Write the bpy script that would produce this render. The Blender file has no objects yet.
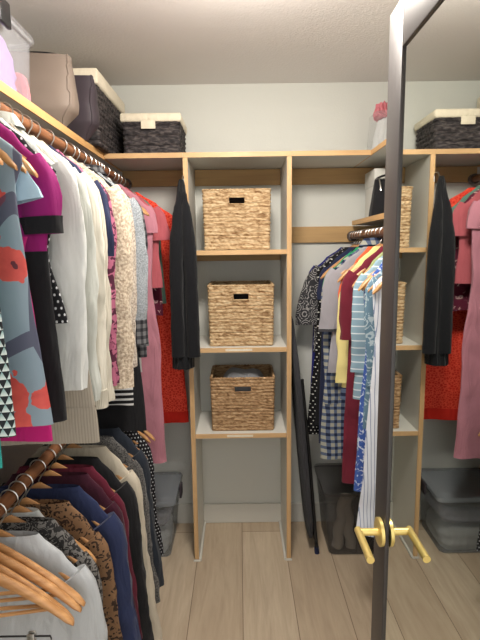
import bpy, math, random
from math import sin, cos, pi, radians, sqrt, exp, floor
from mathutils import Vector, Matrix, noise
random.seed(7)
SC = bpy.context.scene
COL = SC.collection

# ------------------------------------------------------------------ mesh helpers
class MB:
    def __init__(s): s.v = []; s.f = []
    def add(s, vs, fs):
        o = len(s.v); s.v += [tuple(p) for p in vs]; s.f += [tuple(i + o for i in f) for f in fs]
    def rings(s, rings, close=True, cap0=False, cap1=False):
        n = len(rings[0]); vs = [p for r in rings for p in r]; fs = []
        for i in range(len(rings) - 1):
            for j in range(n if close else n - 1):
                a = i * n + j; b = i * n + (j + 1) % n
                fs.append((a, b, b + n, a + n))
        if cap0: fs.append(tuple(range(n - 1, -1, -1)))
        if cap1: fs.append(tuple((len(rings) - 1) * n + k for k in range(n)))
        s.add(vs, fs)
    def box(s, x0, x1, y0, y1, z0, z1, b=0.0, M=None):
        if b <= 0:
            vs = [(x, y, z) for x in (x0, x1) for y in (y0, y1) for z in (z0, z1)]
            fs = [(0, 1, 3, 2), (4, 6, 7, 5), (0, 4, 5, 1), (2, 3, 7, 6), (0, 2, 6, 4), (1, 5, 7, 3)]
        else:
            b = min(b, (x1-x0)*.49, (y1-y0)*.49, (z1-z0)*.49)
            def rr(z, i):
                pts = []
                for cx, cy, a0 in ((x1-b, y1-b, 0), (x0+b, y1-b, 90), (x0+b, y0+b, 180), (x1-b, y0+b, 270)):
                    for k in range(4):
                        a = radians(a0 + 30*k); pts.append((cx + (b-i)*cos(a), cy + (b-i)*sin(a), z))
                return pts
            m = MB()
            m.rings([rr(z0, b*.7), rr(z0+b*.3, b*.3), rr(z0+b, 0), rr(z1-b, 0), rr(z1-b*.3, b*.3), rr(z1, b*.7)], cap0=True, cap1=True)
            vs, fs = m.v, m.f
        if M: vs = [M @ Vector(p) for p in vs]
        s.add(vs, fs)
    def tube(s, pts, r, n=10, cap=True, flat=None):
        pts = [Vector(p) for p in pts]; rs = r if isinstance(r, (list, tuple)) else [r]*len(pts)
        up = None; out = []
        for i, p in enumerate(pts):
            t = (pts[min(i+1, len(pts)-1)] - pts[max(i-1, 0)]).normalized()
            if up is None:
                up = Vector((0, 1, 0)) if abs(t.y) < .9 else Vector((0, 0, 1))
            a = (up - t*up.dot(t)).normalized(); up = a; b = t.cross(a)
            out.append([p + a*cos(2*pi*k/n)*rs[i]*(flat or 1) + b*sin(2*pi*k/n)*rs[i] for k in range(n)])
        s.rings(out, cap0=cap, cap1=cap)
    def build(s, name, mat, parent=None, smooth=True, loc=None):
        me = bpy.data.meshes.new(name); me.from_pydata(s.v, [], s.f); me.update()
        if smooth:
            me.polygons.foreach_set('use_smooth', [True]*len(me.polygons))
            try: me.set_sharp_from_angle(angle=radians(42))
            except Exception: pass
        me.materials.append(mat)
        o = bpy.data.objects.new(name, me); COL.objects.link(o)
        if parent: o.parent = parent
        if loc: o.location = loc
        return o

def empty(name, loc, rz=0):
    o = bpy.data.objects.new(name, None); COL.objects.link(o)
    o.location = loc; o.rotation_euler = (0, 0, rz); o.empty_display_size = .05
    return o
def tag(o, label=None, cat=None, group=None, kind=None):
    if label: o['label'] = label
    if cat: o['category'] = cat
    if group: o['group'] = group
    if kind: o['kind'] = kind
    return o
def copy_tree(o, parent=None):
    c = o.copy(); COL.objects.link(c); c.parent = parent
    for ch in list(o.children): copy_tree(ch, c)
    return c
def struct(name, mb, mat, smooth=False):
    return tag(mb.build(name, mat, smooth=smooth), kind='structure')

# ------------------------------------------------------------------ node helpers
class NG:
    def __init__(s, name):
        s.m = bpy.data.materials.new(name); s.m.use_nodes = True
        s.nt = s.m.node_tree; s.bs = s.nt.nodes['Principled BSDF']
        s.tc = s.nt.nodes.new('ShaderNodeTexCoord')
    def n(s, t, **k):
        nd = s.nt.nodes.new(t)
        for a, b in k.items(): setattr(nd, a, b)
        return nd
    def put(s, sock, v):
        if v is None: return
        if isinstance(v, bpy.types.NodeSocket): s.nt.links.new(v, sock)
        elif isinstance(v, (tuple, list)) and len(v) == 3 and sock.type == 'RGBA': sock.default_value = (*v, 1)
        else: sock.default_value = v
    def math(s, op, a, b=0.0, c=None):
        nd = s.n('ShaderNodeMath', operation=op); s.put(nd.inputs[0], a); s.put(nd.inputs[1], b)
        if c is not None: s.put(nd.inputs[2], c)
        return nd.outputs[0]
    def mix(s, f, a, b, mode='MIX'):
        nd = s.n('ShaderNodeMixRGB', blend_type=mode); s.put(nd.inputs[0], f); s.put(nd.inputs[1], a); s.put(nd.inputs[2], b)
        return nd.outputs[0]
    def mapping(s, scale=(1, 1, 1), loc=(0, 0, 0), rot=(0, 0, 0), src='Object'):
        nd = s.n('ShaderNodeMapping'); s.nt.links.new(s.tc.outputs[src], nd.inputs[0])
        nd.inputs[1].default_value = loc; nd.inputs[2].default_value = rot; nd.inputs[3].default_value = scale
        return nd.outputs[0]
    def noise(s, scale, detail=2, vec=None, dist=0, rough=.5, col=False):
        nd = s.n('ShaderNodeTexNoise'); s.put(nd.inputs['Vector'], vec or s.tc.outputs['Object'])
        nd.inputs['Scale'].default_value = scale; nd.inputs['Detail'].default_value = detail
        nd.inputs['Distortion'].default_value = dist; nd.inputs['Roughness'].default_value = rough
        return nd.outputs['Color' if col else 'Fac']
    def voro(s, scale, vec=None, feat='F1', out='Distance', rnd=1):
        nd = s.n('ShaderNodeTexVoronoi', feature=feat); s.put(nd.inputs['Vector'], vec or s.tc.outputs['Object'])
        nd.inputs['Scale'].default_value = scale; nd.inputs['Randomness'].default_value = rnd
        return nd.outputs[out]
    def ramp(s, f, stops, interp='LINEAR'):
        nd = s.n('ShaderNodeValToRGB'); nd.color_ramp.interpolation = interp; s.put(nd.inputs[0], f)
        e = nd.color_ramp.elements
        e[0].position, e[0].color = stops[0][0], (*stops[0][1], 1)
        e[1].position, e[1].color = stops[1][0], (*stops[1][1], 1)
        for p, c in stops[2:]:
            x = e.new(p); x.color = (*c, 1)
        return nd.outputs[0]
    def xyz(s, vec=None):
        nd = s.n('ShaderNodeSeparateXYZ'); s.put(nd.inputs[0], vec or s.tc.outputs['Object']); return nd.outputs
    def gt(s, a, b): return s.math('GREATER_THAN', a, b)
    def lt(s, a, b): return s.math('LESS_THAN', a, b)
    def fr(s, a): return s.math('FRACT', a)
    def bump(s, h, st=.3, dist=.002):
        nd = s.n('ShaderNodeBump'); nd.inputs['Strength'].default_value = st; nd.inputs['Distance'].default_value = dist
        s.put(nd.inputs['Height'], h); s.nt.links.new(nd.outputs[0], s.bs.inputs['Normal'])
    def fin(s, col, rough=.9, metal=0, spec=.3, sheen=0):
        s.put(s.bs.inputs['Base Color'], col); s.put(s.bs.inputs['Roughness'], rough)
        s.bs.inputs['Metallic'].default_value = metal; s.bs.inputs['Specular IOR Level'].default_value = spec
        s.bs.inputs['Sheen Weight'].default_value = sheen
        return s.m

def lin(c):  # 0-255 display colour -> linear
    return tuple(((x/255)/12.92 if x/255 <= .04045 else ((x/255+.055)/1.055)**2.4) for x in c)

def plain(name, rgb, rough=.9, bumpsc=900, bst=.25, var=.12, sheen=.1, spec=.2):
    g = NG(name); c = lin(rgb)
    n_ = g.noise(14, 3)
    col = g.mix(g.math('MULTIPLY', n_, var*2), c, tuple(x*.72 for x in c))
    wr = g.noise(13, 2, vec=g.mapping((1.5, 1.5, .5)), dist=.7)
    g.bump(g.math('ADD', g.math('MULTIPLY', wr, 6), g.math('MULTIPLY', g.noise(bumpsc, 2), .5)), .55, .0035)
    return g.fin(col, rough, spec=spec, sheen=sheen)
def solid(name, rgb, rough=.5, metal=0, spec=.5):
    g = NG(name); c = lin(rgb)
    col = g.mix(g.math('MULTIPLY', g.noise(9, 3), .16), c, tuple(x*.8 for x in c))
    g.bump(g.noise(160, 2), .06, .001)
    return g.fin(col, rough, metal, spec)

M = {}
def uv(g, k=.9):
    o = g.xyz(); return g.math('ADD', o[0], g.math('MULTIPLY', o[1], k)), o[2]
def m_scale():
    g = NG('triangle_scale_print'); u, z = uv(g)
    p = .014
    row = g.math('FLOOR', g.math('DIVIDE', z, p)); v = g.fr(g.math('DIVIDE', z, p))
    uu = g.fr(g.math('ADD', g.math('DIVIDE', u, p*1.2), g.math('MULTIPLY', row, .5)))
    tri = g.lt(g.math('MULTIPLY', g.math('ABSOLUTE', g.math('SUBTRACT', uu, .5)), 2.1), g.math('SUBTRACT', 1.0, v))
    lit = g.mix(v, lin((196, 205, 202)), lin((96, 140, 142)))
    return g.fin(g.mix(tri, lin((28, 32, 36)), lit), .8)
def m_floral():
    g = NG('coral_flower_print'); 
    base = g.mix(g.noise(6, 2), lin((112, 128, 142)), lin((134, 150, 160)))
    vec = g.mix(.12, g.tc.outputs['Object'], g.noise(22, 2, col=True), 'ADD')
    d = g.voro(14, g.mapping((1, 1.2, .8)), rnd=.9)
    dd = g.math('ADD', d, g.math('MULTIPLY', g.math('SUBTRACT', g.noise(34, 2), .5), .5))
    c = g.mix(g.lt(dd, .43), base, g.mix(g.noise(50, 2), lin((214, 92, 80)), lin((170, 60, 62))))
    c = g.mix(g.lt(dd, .10), c, lin((90, 40, 50)))
    d2 = g.voro(5, g.mapping((1, 1, .5)), feat='DISTANCE_TO_EDGE')
    c = g.mix(g.math('MULTIPLY', g.lt(d2, .035), .8), c, lin((62, 56, 80)))
    return g.fin(c, .6, spec=.3)
def m_stripe(name, a, b, per, duty, vert=False, c3=None):
    g = NG(name); u, z = uv(g, .3 if vert else .9)
    f = g.fr(g.math('DIVIDE', u if vert else z, per))
    c = g.mix(g.lt(f, duty), lin(a), lin(b)); g.bump(g.noise(800, 2), .2, .001)
    return g.fin(c, .9, spec=.2)
def m_plaid(name, a, b, c3, per=.045):
    g = NG(name); u, z = uv(g)
    s1 = g.lt(g.fr(g.math('DIVIDE', u, per)), .45); s2 = g.lt(g.fr(g.math('DIVIDE', z, per)), .45)
    t = g.math('MULTIPLY', g.math('ADD', s1, s2), .5)
    c = g.ramp(t, [(0, lin(a)), (.5, lin(b)), (1, lin(c3))])
    return g.fin(c, .9, spec=.2)
def m_dots(name, a, b, per=.018, r=.17):
    g = NG(name); u, z = uv(g)
    row = g.math('FLOOR', g.math('DIVIDE', z, per))
    du = g.math('SUBTRACT', g.fr(g.math('ADD', g.math('DIVIDE', u, per), g.math('MULTIPLY', row, .5))), .5)
    dz = g.math('SUBTRACT', g.fr(g.math('DIVIDE', z, per)), .5)
    d = g.math('SQRT', g.math('ADD', g.math('MULTIPLY', du, du), g.math('MULTIPLY', dz, dz)))
    return g.fin(g.mix(g.lt(d, r), lin(a), lin(b)), .85, spec=.25)
def m_blob(name, a, b, scale, th, c3=None, dist=1.5, rough=.8, sz=1.0):
    g = NG(name); n_ = g.noise(scale, 3, vec=g.mapping((1, 1, sz)), dist=dist)
    c = g.mix(g.gt(n_, th), lin(a), lin(b))
    if c3: c = g.mix(g.lt(g.voro(scale*1.4), .22), c, lin(c3))
    g.bump(g.noise(700, 2), .2, .001)
    return g.fin(c, rough, spec=.25)
def m_bandana():
    g = NG('paisley_print'); 
    d = g.voro(20, g.mapping((1, 1, .9))); r = g.fr(g.math('MULTIPLY', d, 5.5))
    n_ = g.noise(90, 2)
    k = g.math('MULTIPLY', g.lt(r, .35), g.gt(n_, .42))
    c = g.mix(k, lin((46, 46, 50)), lin((150, 148, 148)))
    return g.fin(c, .85)
def m_heather(name, a, b, scale=220, bst=.5, stretch=1):
    g = NG(name); n_ = g.noise(scale, 3, vec=g.mapping((1, 1, stretch)))
    c = g.ramp(n_, [(.36, lin(a)), (.64, lin(b))])
    g.bump(n_, bst, .003); return g.fin(c, .95, spec=.15, sheen=.2)
def m_rib(name, a, per=.008, st=.25):
    g = NG(name); u, z = uv(g)
    w = g.math('SINE', g.math('MULTIPLY', u, 2*pi/per))
    g.bump(w, st, .0015)
    c = g.mix(g.math('MULTIPLY', g.noise(40, 2), .3), lin(a), tuple(x*.8 for x in lin(a)))
    return g.fin(c, .95, spec=.15)
def m_lace():
    g = NG('red_lace'); d = g.voro(75, feat='DISTANCE_TO_EDGE'); d2 = g.noise(120, 3)
    c = g.mix(g.lt(d, .12), lin((225, 48, 32)), lin((255, 92, 68)))
    g.bump(g.math('ADD', g.math('MULTIPLY', g.lt(d, .15), 1), d2), .5, .002)
    return g.fin(c, .75, spec=.3)
def m_wood(name, a, b, scale=1.0, axis='x', rough=.45):
    g = NG(name); sc = {'x': (1.2, 16, 16), 'y': (16, 1.2, 16), 'z': (16, 16, 1.2)}[axis]
    n_ = g.noise(2.4*scale, 4, vec=g.mapping(sc), dist=.6)
    c = g.ramp(n_, [(.3, lin(a)), (.7, lin(b))]); g.bump(n_, .1, .001)
    return g.fin(c, rough, spec=.4)
def m_wall(name, rgb, bst=.35):
    g = NG(name); c = lin(rgb)
    col = g.mix(g.math('MULTIPLY', g.noise(3, 3), .12), c, tuple(x*.9 for x in c))
    g.bump(g.noise(110, 3), bst, .002); return g.fin(col, .92, spec=.15)
def m_floor():
    g = NG('oak_planks')
    vec = g.mapping((1, 1, 1), (.235*20+.005, .62, 0))
    # brick rows run along Y: swap the axes
    o = g.xyz(vec); cb = g.n('ShaderNodeCombineXYZ'); g.put(cb.inputs[0], o[1]); g.put(cb.inputs[1], o[0])
    br = g.n('ShaderNodeTexBrick'); g.put(br.inputs['Vector'], cb.outputs[0])
    br.inputs['Scale'].default_value = 1; br.inputs['Brick Width'].default_value = 1.9; br.inputs['Row Height'].default_value = .235
    br.inputs['Mortar Size'].default_value = .0016; br.inputs['Mortar Smooth'].default_value = .2; br.inputs['Bias'].default_value = 0
    br.offset = .37; br.squash = 1
    br.inputs['Color1'].default_value = (*lin((210, 194, 170)), 1); br.inputs['Color2'].default_value = (*lin((190, 172, 148)), 1)
    br.inputs['Mortar'].default_value = (*lin((120, 100, 82)), 1)
    row = g.math('FLOOR', g.math('DIVIDE', o[0], .235))
    cb2 = g.n('ShaderNodeCombineXYZ'); g.put(cb2.inputs[0], g.math('MULTIPLY', o[0], 11)); g.put(cb2.inputs[1], g.math('MULTIPLY', o[1], 1.1)); g.put(cb2.inputs[2], g.math('MULTIPLY', row, 3.7))
    gr = g.noise(1.6, 5, vec=cb2.outputs[0], dist=1.4, rough=.6)
    fine = g.noise(9, 4, vec=cb2.outputs[0], dist=.4)
    c = g.mix(g.ramp(gr, [(.38, (0, 0, 0)), (.72, (1, 1, 1))]), br.outputs[0], lin((150, 128, 106)), 'MIX')
    c = g.mix(.45, br.outputs[0], c); c = g.mix(g.math('MULTIPLY', fine, .28), c, lin((140, 118, 98)))
    c = g.mix(br.outputs['Fac'], c, lin((112, 94, 76)))
    g.bump(g.math('SUBTRACT', fine, g.math('MULTIPLY', br.outputs['Fac'], 2)), .15, .002)
    return g.fin(c, .5, spec=.35)
def m_plastic(name, rgb, alpha, rough=.25):
    g = NG(name); g.fin(lin(rgb), rough, spec=.5)
    g.bump(g.noise(30, 2), .1, .002)
    tr = g.n('ShaderNodeBsdfTransparent'); mx = g.n('ShaderNodeMixShader'); mx.inputs[0].default_value = alpha
    out = g.nt.nodes['Material Output']
    g.nt.links.new(tr.outputs[0], mx.inputs[1]); g.nt.links.new(g.bs.outputs[0], mx.inputs[2]); g.nt.links.new(mx.outputs[0], out.inputs[0])
    return g.m
def m_straw(name, cols, scale=1):
    g = NG(name)
    n1 = g.noise(30*scale, 3, vec=g.mapping((1, 1, 3.2)), dist=.8)
    n2 = g.noise(110*scale, 2, vec=g.mapping((.35, .35, 2.5)))
    c = g.ramp(n1, [(.3, lin(cols[0])), (.5, lin(cols[1])), (.72, lin(cols[2]))])
    c = g.mix(g.math('MULTIPLY', n2, .35), c, tuple(x*.45 for x in lin(cols[0])))
    g.bump(n2, .5, .003); return g.fin(c, .7, spec=.25)

M['wall'] = m_wall('painted_wall', (206, 207, 201)); M['ceil'] = m_wall('textured_ceiling', (218, 213, 210), .8)
M['floor'] = m_floor(); M['trim'] = m_wall('baseboard_paint', (200, 198, 190), .1)
M['board'] = solid('white_melamine', (214, 213, 206), .5)
M['edge'] = m_wood('birch_edge', (184, 148, 104), (206, 170, 124), axis='z')
M['edgex'] = m_wood('birch_edge_across', (184, 148, 104), (206, 170, 124), axis='x')
M['edgey'] = m_wood('birch_edge_along', (196, 152, 96), (216, 172, 116), axis='y')
M['cleat'] = m_wood('plywood_cleat', (168, 136, 94), (188, 154, 106), axis='x', rough=.7)
M['rod'] = m_wood('turned_wood_rod', (104, 66, 42), (150, 100, 66), axis='y', rough=.5)
M['hang'] = m_wood('hanger_wood', (158, 110, 66), (202, 154, 104), axis='x', rough=.35)
M['steel'] = solid('bright_steel', (180, 178, 174), .3, 1)
M['black'] = solid('black_plastic', (22, 22, 24), .4)
M['dkmetal'] = solid('grey_socket', (96, 88, 86), .45, .5)
M['brass'] = solid('satin_brass', (226, 202, 128), .36, .65)
M['frame'] = solid('dark_bronze_frame', (60, 56, 56), .42, .1)
M['doorw'] = solid('door_paint', (205, 204, 198), .5)
M['straw'] = m_straw('water_hyacinth', ((122, 88, 54), (194, 164, 124), (222, 200, 164)))
M['straw_dark'] = m_straw('water_hyacinth_brown', ((108, 76, 48), (174, 140, 102), (206, 176, 138)))
M['blackweave'] = m_straw('black_paper_cord', ((30, 29, 32), (62, 57, 58), (104, 96, 94)))
M['liner'] = plain('cream_liner', (226, 216, 194), .85, 700)
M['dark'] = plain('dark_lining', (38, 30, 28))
M['clear'] = m_plastic('clear_plastic', (190, 192, 198), .16)
M['smoke'] = m_plastic('cloudy_grey_plastic', (150, 156, 162), .27)
M['smoked'] = m_plastic('smoked_dark_plastic', (84, 82, 82), .3)
M['lidp'] = m_plastic('clear_lid', (146, 152, 158), .6)
g = NG('mirror_glass'); g.bump(g.noise(2, 1), .004, .001); M['mirror'] = g.fin(lin((226, 230, 226)), .015, 1)

# ------------------------------------------------------------------ room
XW, YB, ZC, YF = .96, 2.58, 2.44, .25
def bx(*a, b=0): m = MB(); m.box(*a, b=b); return m
struct('floor', bx(-XW-.1, XW+.1, -1.5, YB+.1, -.05, 0), M['floor'])
struct('ceiling', bx(-XW-.1, XW+.1, YF-.1, YB+.1, ZC, ZC+.05), M['ceil'])
struct('wall_back', bx(-XW-.1, XW+.1, YB, YB+.1, 0, ZC), M['wall'])
struct('wall_left', bx(-XW-.1, -XW, YF-.1, YB, 0, ZC), M['wall'])
struct('wall_right', bx(XW, XW+.1, YF-.1, YB, 0, ZC), M['wall'])
m = MB(); m.box(-XW, -.46, YF-.1, YF, 0, ZC); m.box(.42, XW, YF-.1, YF, 0, ZC); m.box(-.46, .42, YF-.1, YF, 2.12, ZC)
struct('wall_front', m, M['wall'])
struct('baseboard_back', bx(-XW, XW, YB-.014, YB, 0, .118, b=.004), M['trim'])
struct('baseboard_left', bx(-XW, -XW+.014, YF, YB-.014, 0, .118, b=.004), M['trim'])
struct('baseboard_right', bx(XW-.014, XW, YF, YB-.014, 0, .118, b=.004), M['trim'])

# ------------------------------------------------------------------ shelving
def board(name, x0, x1, y0, y1, z0, z1, e, label, cat, group=None, em='edgex'):
    """white board with a birch edge strip on side e ('f' front, 'r' +x side, 'l' -x side)"""
    t = .005
    X0, X1, Y0 = x0, x1, y0
    if e == 'f': Y0 += t
    if e == 'r': X1 -= t
    if e == 'l': X0 += t
    r = empty(name, ((x0+x1)/2, (y0+y1)/2, z0))
    c = r.location
    def B(a): return bx(a[0]-c.x, a[1]-c.x, a[2]-c.y, a[3]-c.y, a[4]-c.z, a[5]-c.z)
    B((X0, X1, Y0, y1, z0, z1)).build('board', M['board'], r, smooth=False)
    if e == 'f': q = (x0, x1, y0, Y0, z0, z1)
    elif e == 'r': q = (X1, x1, y0, y1, z0, z1)
    else: q = (x0, X0, y0, y1, z0, z1)
    eb = B(q).build('edge_band', M[em], r, smooth=False); eb['label'] = 'birch wood edge'
    return tag(r, label, cat, group)
TY = 2.232
board('side_panel', -.252, -.230, TY, YB-.001, 0, 2.012, 'f', 'left upright panel of the middle shelf tower, birch front edge', 'panel', 'tower uprights', 'edge')
board('side_panel', .225, .247, TY, YB-.001, 0, 2.012, 'f', 'right upright panel of the middle shelf tower, birch front edge', 'panel', 'tower uprights', 'edge')
names = ['highest inner shelf of the tower, carrying the palest basket', 'middle inner shelf of the tower with a small paper label', 'lowest inner shelf of the tower, under the open basket']
for i, z in enumerate((1.592, 1.122, .684)):
    b_ = board('tower_shelf', -.229, .224, TY+.004, YB-.002, z-.022, z, 'f', 'white birch-edged ' + names[i], 'shelf', 'shelves of the tower')
    if i:
        l = bx(-.07, .06, -.001, 0, .006, .017).build('paper_label', M['liner'], b_); l.location = (0, -(YB-.002-TY-.004)/2, 0)
board('top_shelf', -.252, .247, TY, YB-.001, 2.013, 2.035, 'f', 'birch-edged top shelf board capping the middle tower', 'shelf', 'top shelf boards')
board('top_shelf', -.609, -.253, TY, YB-.001, 2.013, 2.035, 'f', 'back top shelf board under the small black lidded box', 'shelf', 'top shelf boards')
board('top_shelf', .248, .609, TY, YB-.001, 2.013, 2.035, 'f', 'bare back top shelf board right of the tower', 'shelf', 'top shelf boards')
board('top_shelf', -XW+.001, -.61, YF+.02, YB-.001, 2.008, 2.035, 'r', 'long left wall top shelf carrying bags and a tall black box', 'shelf', 'top shelf boards', 'edgey')
board('top_shelf', .61, XW-.001, 1.15, YB-.001, 2.013, 2.035, 'l', 'right wall top shelf carrying the clear bag with pink contents', 'shelf', 'top shelf boards', 'edgey')
board('low_shelf', .598, XW-.001, 1.15, 2.53, 1.712, 1.735, 'l', 'lower right wall shelf just above the right clothes rod', 'shelf', None, 'edgey')
def cleat(x0, x1, y0, y1, z0, z1, label):
    o = bx(0, x1-x0, 0, y1-y0, 0, z1-z0, b=.002).build('wall_cleat', M['cleat'], smooth=False, loc=(x0, y0, z0))
    tag(o, label, 'wall cleat', 'wooden wall cleats')
cy = YB-.019
cleat(-.609, -.254, cy, YB-.001, 1.93, 2.011, 'brown wood cleat on the back wall left of the tower')
cleat(-.228, .223, cy, YB-.001, 1.93, 2.011, 'brown wood cleat at the back inside the tower top bay')
cleat(-.228, .223, cy, YB-.001, 1.535, 1.569, 'thin wood cleat below the shelf that carries the palest basket')
cleat(.248, .94, cy, YB-.001, 1.93, 2.011, 'upper brown wood cleat on the back wall right of the tower')
cleat(.248, .94, cy, YB-.001, 1.625, 1.71, 'lower lighter wood cleat where the right rod ends')
cleat(-XW+.001, -XW+.019, .4, YB-.03, 1.92, 2.006, 'wood cleat along the left wall under the long shelf')
cleat(XW-.019, XW-.001, 1.2, YB-.03, 1.93, 2.011, 'wood cleat along the right wall under the top shelf')
for sx, a in ((-.229, 1), (.224, -1)):
    m = MB(); m.box(0 if a > 0 else -.012, .012 if a > 0 else 0, -.01, .34, 0, .012, b=.002)
    m.box(-.028 if a > 0 else -.006, .006 if a > 0 else .028, -.014, -.002, 0, .006, b=.001)
    o = m.build('shoe_trim', M['trim'], loc=(sx, TY, .0005))
    tag(o, 'white shoe trim at the foot of the tower %s upright' % ('left' if a > 0 else 'right'), 'trim', 'white shoe trims')

def rod(x, y0, y1, z, label, r=.017, socket=True):
    t = empty('closet_rod', (x, y0, z))
    m = MB(); m.tube([(0, 0, 0), (0, (y1-y0)/2, 0), (0, y1-y0, 0)], r, 20); m.build('pole', M['rod'], t)
    if socket:
        m = MB(); m.tube([(0, y1-y0-.028, 0), (0, y1-y0-.002, 0)], r*1.55, 20); m.build('end_socket', M['dkmetal'], t)
    tag(t, label, 'closet rod', 'wooden closet rods')
RX, RZ, LZ = -.585, 1.943, .985
rod(RX, .35, 2.56, RZ, 'upper left wooden clothes rod below the long shelf')
rod(RX, .35, 2.56, LZ, 'lower left wooden clothes rod near waist height')
QX, QZ = .605, 1.657
rod(QX, 1.2, 2.559, QZ, 'right wooden clothes rod with a grey end socket')

# ------------------------------------------------------------------ hangers
def make_hanger(kind='wood'):
    r = empty('wooden_hanger', (0, 0, 0))
    body = []
    N = 28
    for i in range(N+1):
        x = -.195 + .39*i/N; a = abs(x)/.195
        z = -.062 - .132*a**1.15 - .008*(a**6); y = -.008*a*a
        hh = .0185 - .0085*a; ht = .006 + .004*a
        if i in (0, N): hh *= .45; ht *= .6
        body.append([(x, y + ht*cos(2*pi*k/10), z + hh*sin(2*pi*k/10)) for k in range(10)])
    m = MB(); m.rings(body, cap0=True, cap1=True); m.build('shoulder_bar', M['hang'], r)
    m = MB(); m.tube([(-.145, -.005, -.166), (0, -.004, -.182), (.145, -.005, -.166)], .004, 8); m.build('trouser_bar', M['hang'], r)
    pts = [(0, 0, -.06), (0, 0, -.035)] + [(.0215*sin(radians(a)), 0, -.0215*cos(radians(a))) for a in range(0, 250, 18)][0:]
    pts = [(0, 0, -.06), (0, 0, -.04), (.006, 0, -.030)] + [(.0225*sin(radians(a)), 0, -.0225*cos(radians(a))) for a in range(45, 290, 20)]
    m = MB(); m.tube(pts, .0019, 6); m.build('hook', M['steel'], r)
    return r
def place_hanger(x, y, z, rz, label, group, tilt=0, first=[None]):
    if first[0] is None:
        first[0] = make_hanger(); h = first[0]
    else: h = copy_tree(first[0])
    h.location = (x, y, z); h.rotation_euler = (0, tilt, rz)
    if 'bare' in label: h.scale = (1.09, 1.1, 1.0)
    tag(h, label, 'hanger', group)
    return h

# ------------------------------------------------------------------ garments
def sst(a, b, x):
    t = min(1, max(0, (x-a)/(b-a))); return t*t*(3-2*t)
def lerp(a, b, t): return a+(b-a)*t
def interp(pts, s):
    if s <= pts[0][0]: return pts[0][1]
    for (a, va), (b, vb) in zip(pts, pts[1:]):
        if s <= b:
            t = (s-a)/(b-a); t = t*t*(3-2*t)*.6+t*.4; return va+(vb-va)*t
    return pts[-1][1]
def cloth_body(half, L, tk, seed, neck=.07, chest=.93, waist=None, hem=1.0, fold=.012, s0=0, s1=None, armhole=0, extra=0, ff=22, cx=0, wob=.012):
    """tube of cloth hanging from a hanger; s = metres below the neck"""
    sh = .125
    prof = [(0, neck), (sh*.5, lerp(neck, half, .55)), (sh, half), (sh+.05, half*(1-armhole)*.985), (.29, half*chest)]
    if waist: prof += [(.40, half*waist)]
    prof += [(max(L, .45), half*hem)]
    th = [(0, .013), (.05, .017), (.125, .018), (.18, max(.016, tk*.85)), (.3, tk), (max(L, .45), tk*1.12)]
    rings = []; n = 56; s1 = s1 or L
    rows = max(8, int((s1-s0)/.017))
    ss = [s0 + (s1-s0)*i/rows for i in range(rows+1)]
    def ring(s, ins=0):
        w = interp(prof, s) + extra - ins; t = interp(th, s) + extra - ins; am = sst(.06, .5, s)
        out = []
        for k in range(n):
            a = 2*pi*k/n; ca, sa = cos(a), sin(a)
            x = w*math.copysign(abs(ca)**.75, ca); y = t*math.copysign(abs(sa)**.9, sa)
            wv = sin(x*ff*2.2 + seed*1.7 + 2.2*noise.noise((s*2.2, seed, 0)))
            nz = noise.noise((x*ff*.55, seed*3.1, s*1.6))
            y += am*fold*(.5*wv + .9*nz)*(.75+.5*sa)
            x += am*fold*.9*noise.noise((sa*2+seed, s*3.5, seed))*abs(ca) + wob*sst(.2, 1, s)*noise.noise((seed*5, s*1.5, 1))
            y += .006*noise.noise((x*9+seed, s*11, 4))*sst(.1, .3, s)
            z = -.058 - s + .010*am*noise.noise((x*7, seed, 2)) * (1 if s > L*.7 else .3)
            out.append((x+cx, y, z))
        return out
    for s in ss: rings.append(ring(s))
    for d, ins in ((0, .003), (.03, .004)):   # hem turned in, so the cloth has thickness
        rings.append(ring(s1-d, ins))
    if s0 == 0:
        rings = [ring(.03, .004)] + rings
    m = MB(); m.rings(rings); return m
def sleeve_mesh(side, half, L, tk, seed, r0=.05, r1=.042, out=.0, flare=0, fold=.006, drift=0, s0=0, s1=1, extra=0):
    """from the shoulder point down; L = length"""
    P_ = [Vector((half-.055, 0, -0.179)), Vector((half-.038, 0, -0.202)), Vector((half-.03+out*.6, 0, -0.252)), Vector((half-.026+out, 0, -0.337)),
          Vector((half-.03+out+drift*.3, 0, -0.457)), Vector((half-.035+out+drift, 0, -0.637)), Vector((half-.035+out+drift*1.4, 0, -0.837))]
    lens = [0]
    for a, b in zip(P_, P_[1:]): lens.append(lens[-1]+(b-a).length)
    def at(d):
        for i in range(len(P_)-1):
            if d <= lens[i+1] or i == len(P_)-2:
                t = (d-lens[i])/(lens[i+1]-lens[i]); return P_[i].lerp(P_[i+1], t)
    n = 24; R = []; N = max(6, int(L*(s1-s0)/.016))
    for i in range(N+3):
        j = min(i, N); d = L*(s0+(s1-s0)*j/N); ins = extra
        if i == N+1: ins = extra-.003
        if i == N+2: ins = extra-.004; d -= .02
        p = at(d); q = (at(d+.03)-at(max(0, d-.03))).normalized(); nx = Vector((-q.z, 0, q.x))
        t = d/L; a_ = lerp(r0, r1, t) + flare*sst(.4, 1, t) + ins; b_ = tk*lerp(1.0, .85, t) + flare*.3*sst(.4, 1, t) + ins
        row = []
        for k in range(n):
            a = 2*pi*k/n; f = fold*sst(0, .3, t)*noise.noise((cos(a)*1.6+seed, sin(a)*1.6, d*7+seed*2))*2
            f += fold*.8*noise.noise((d*22, a*.8, seed))*sst(0, .2, t)
            c = p + nx*(cos(a)*(a_+f)) + Vector((0, 1, 0))*(sin(a)*(b_+f*.6))
            row.append((c.x*side, c.y, c.z))
        R.append(row)
    m = MB(); m.rings(R, cap0=True)
    if side < 0: m.f = [tuple(reversed(f)) for f in m.f]
    return m
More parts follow.
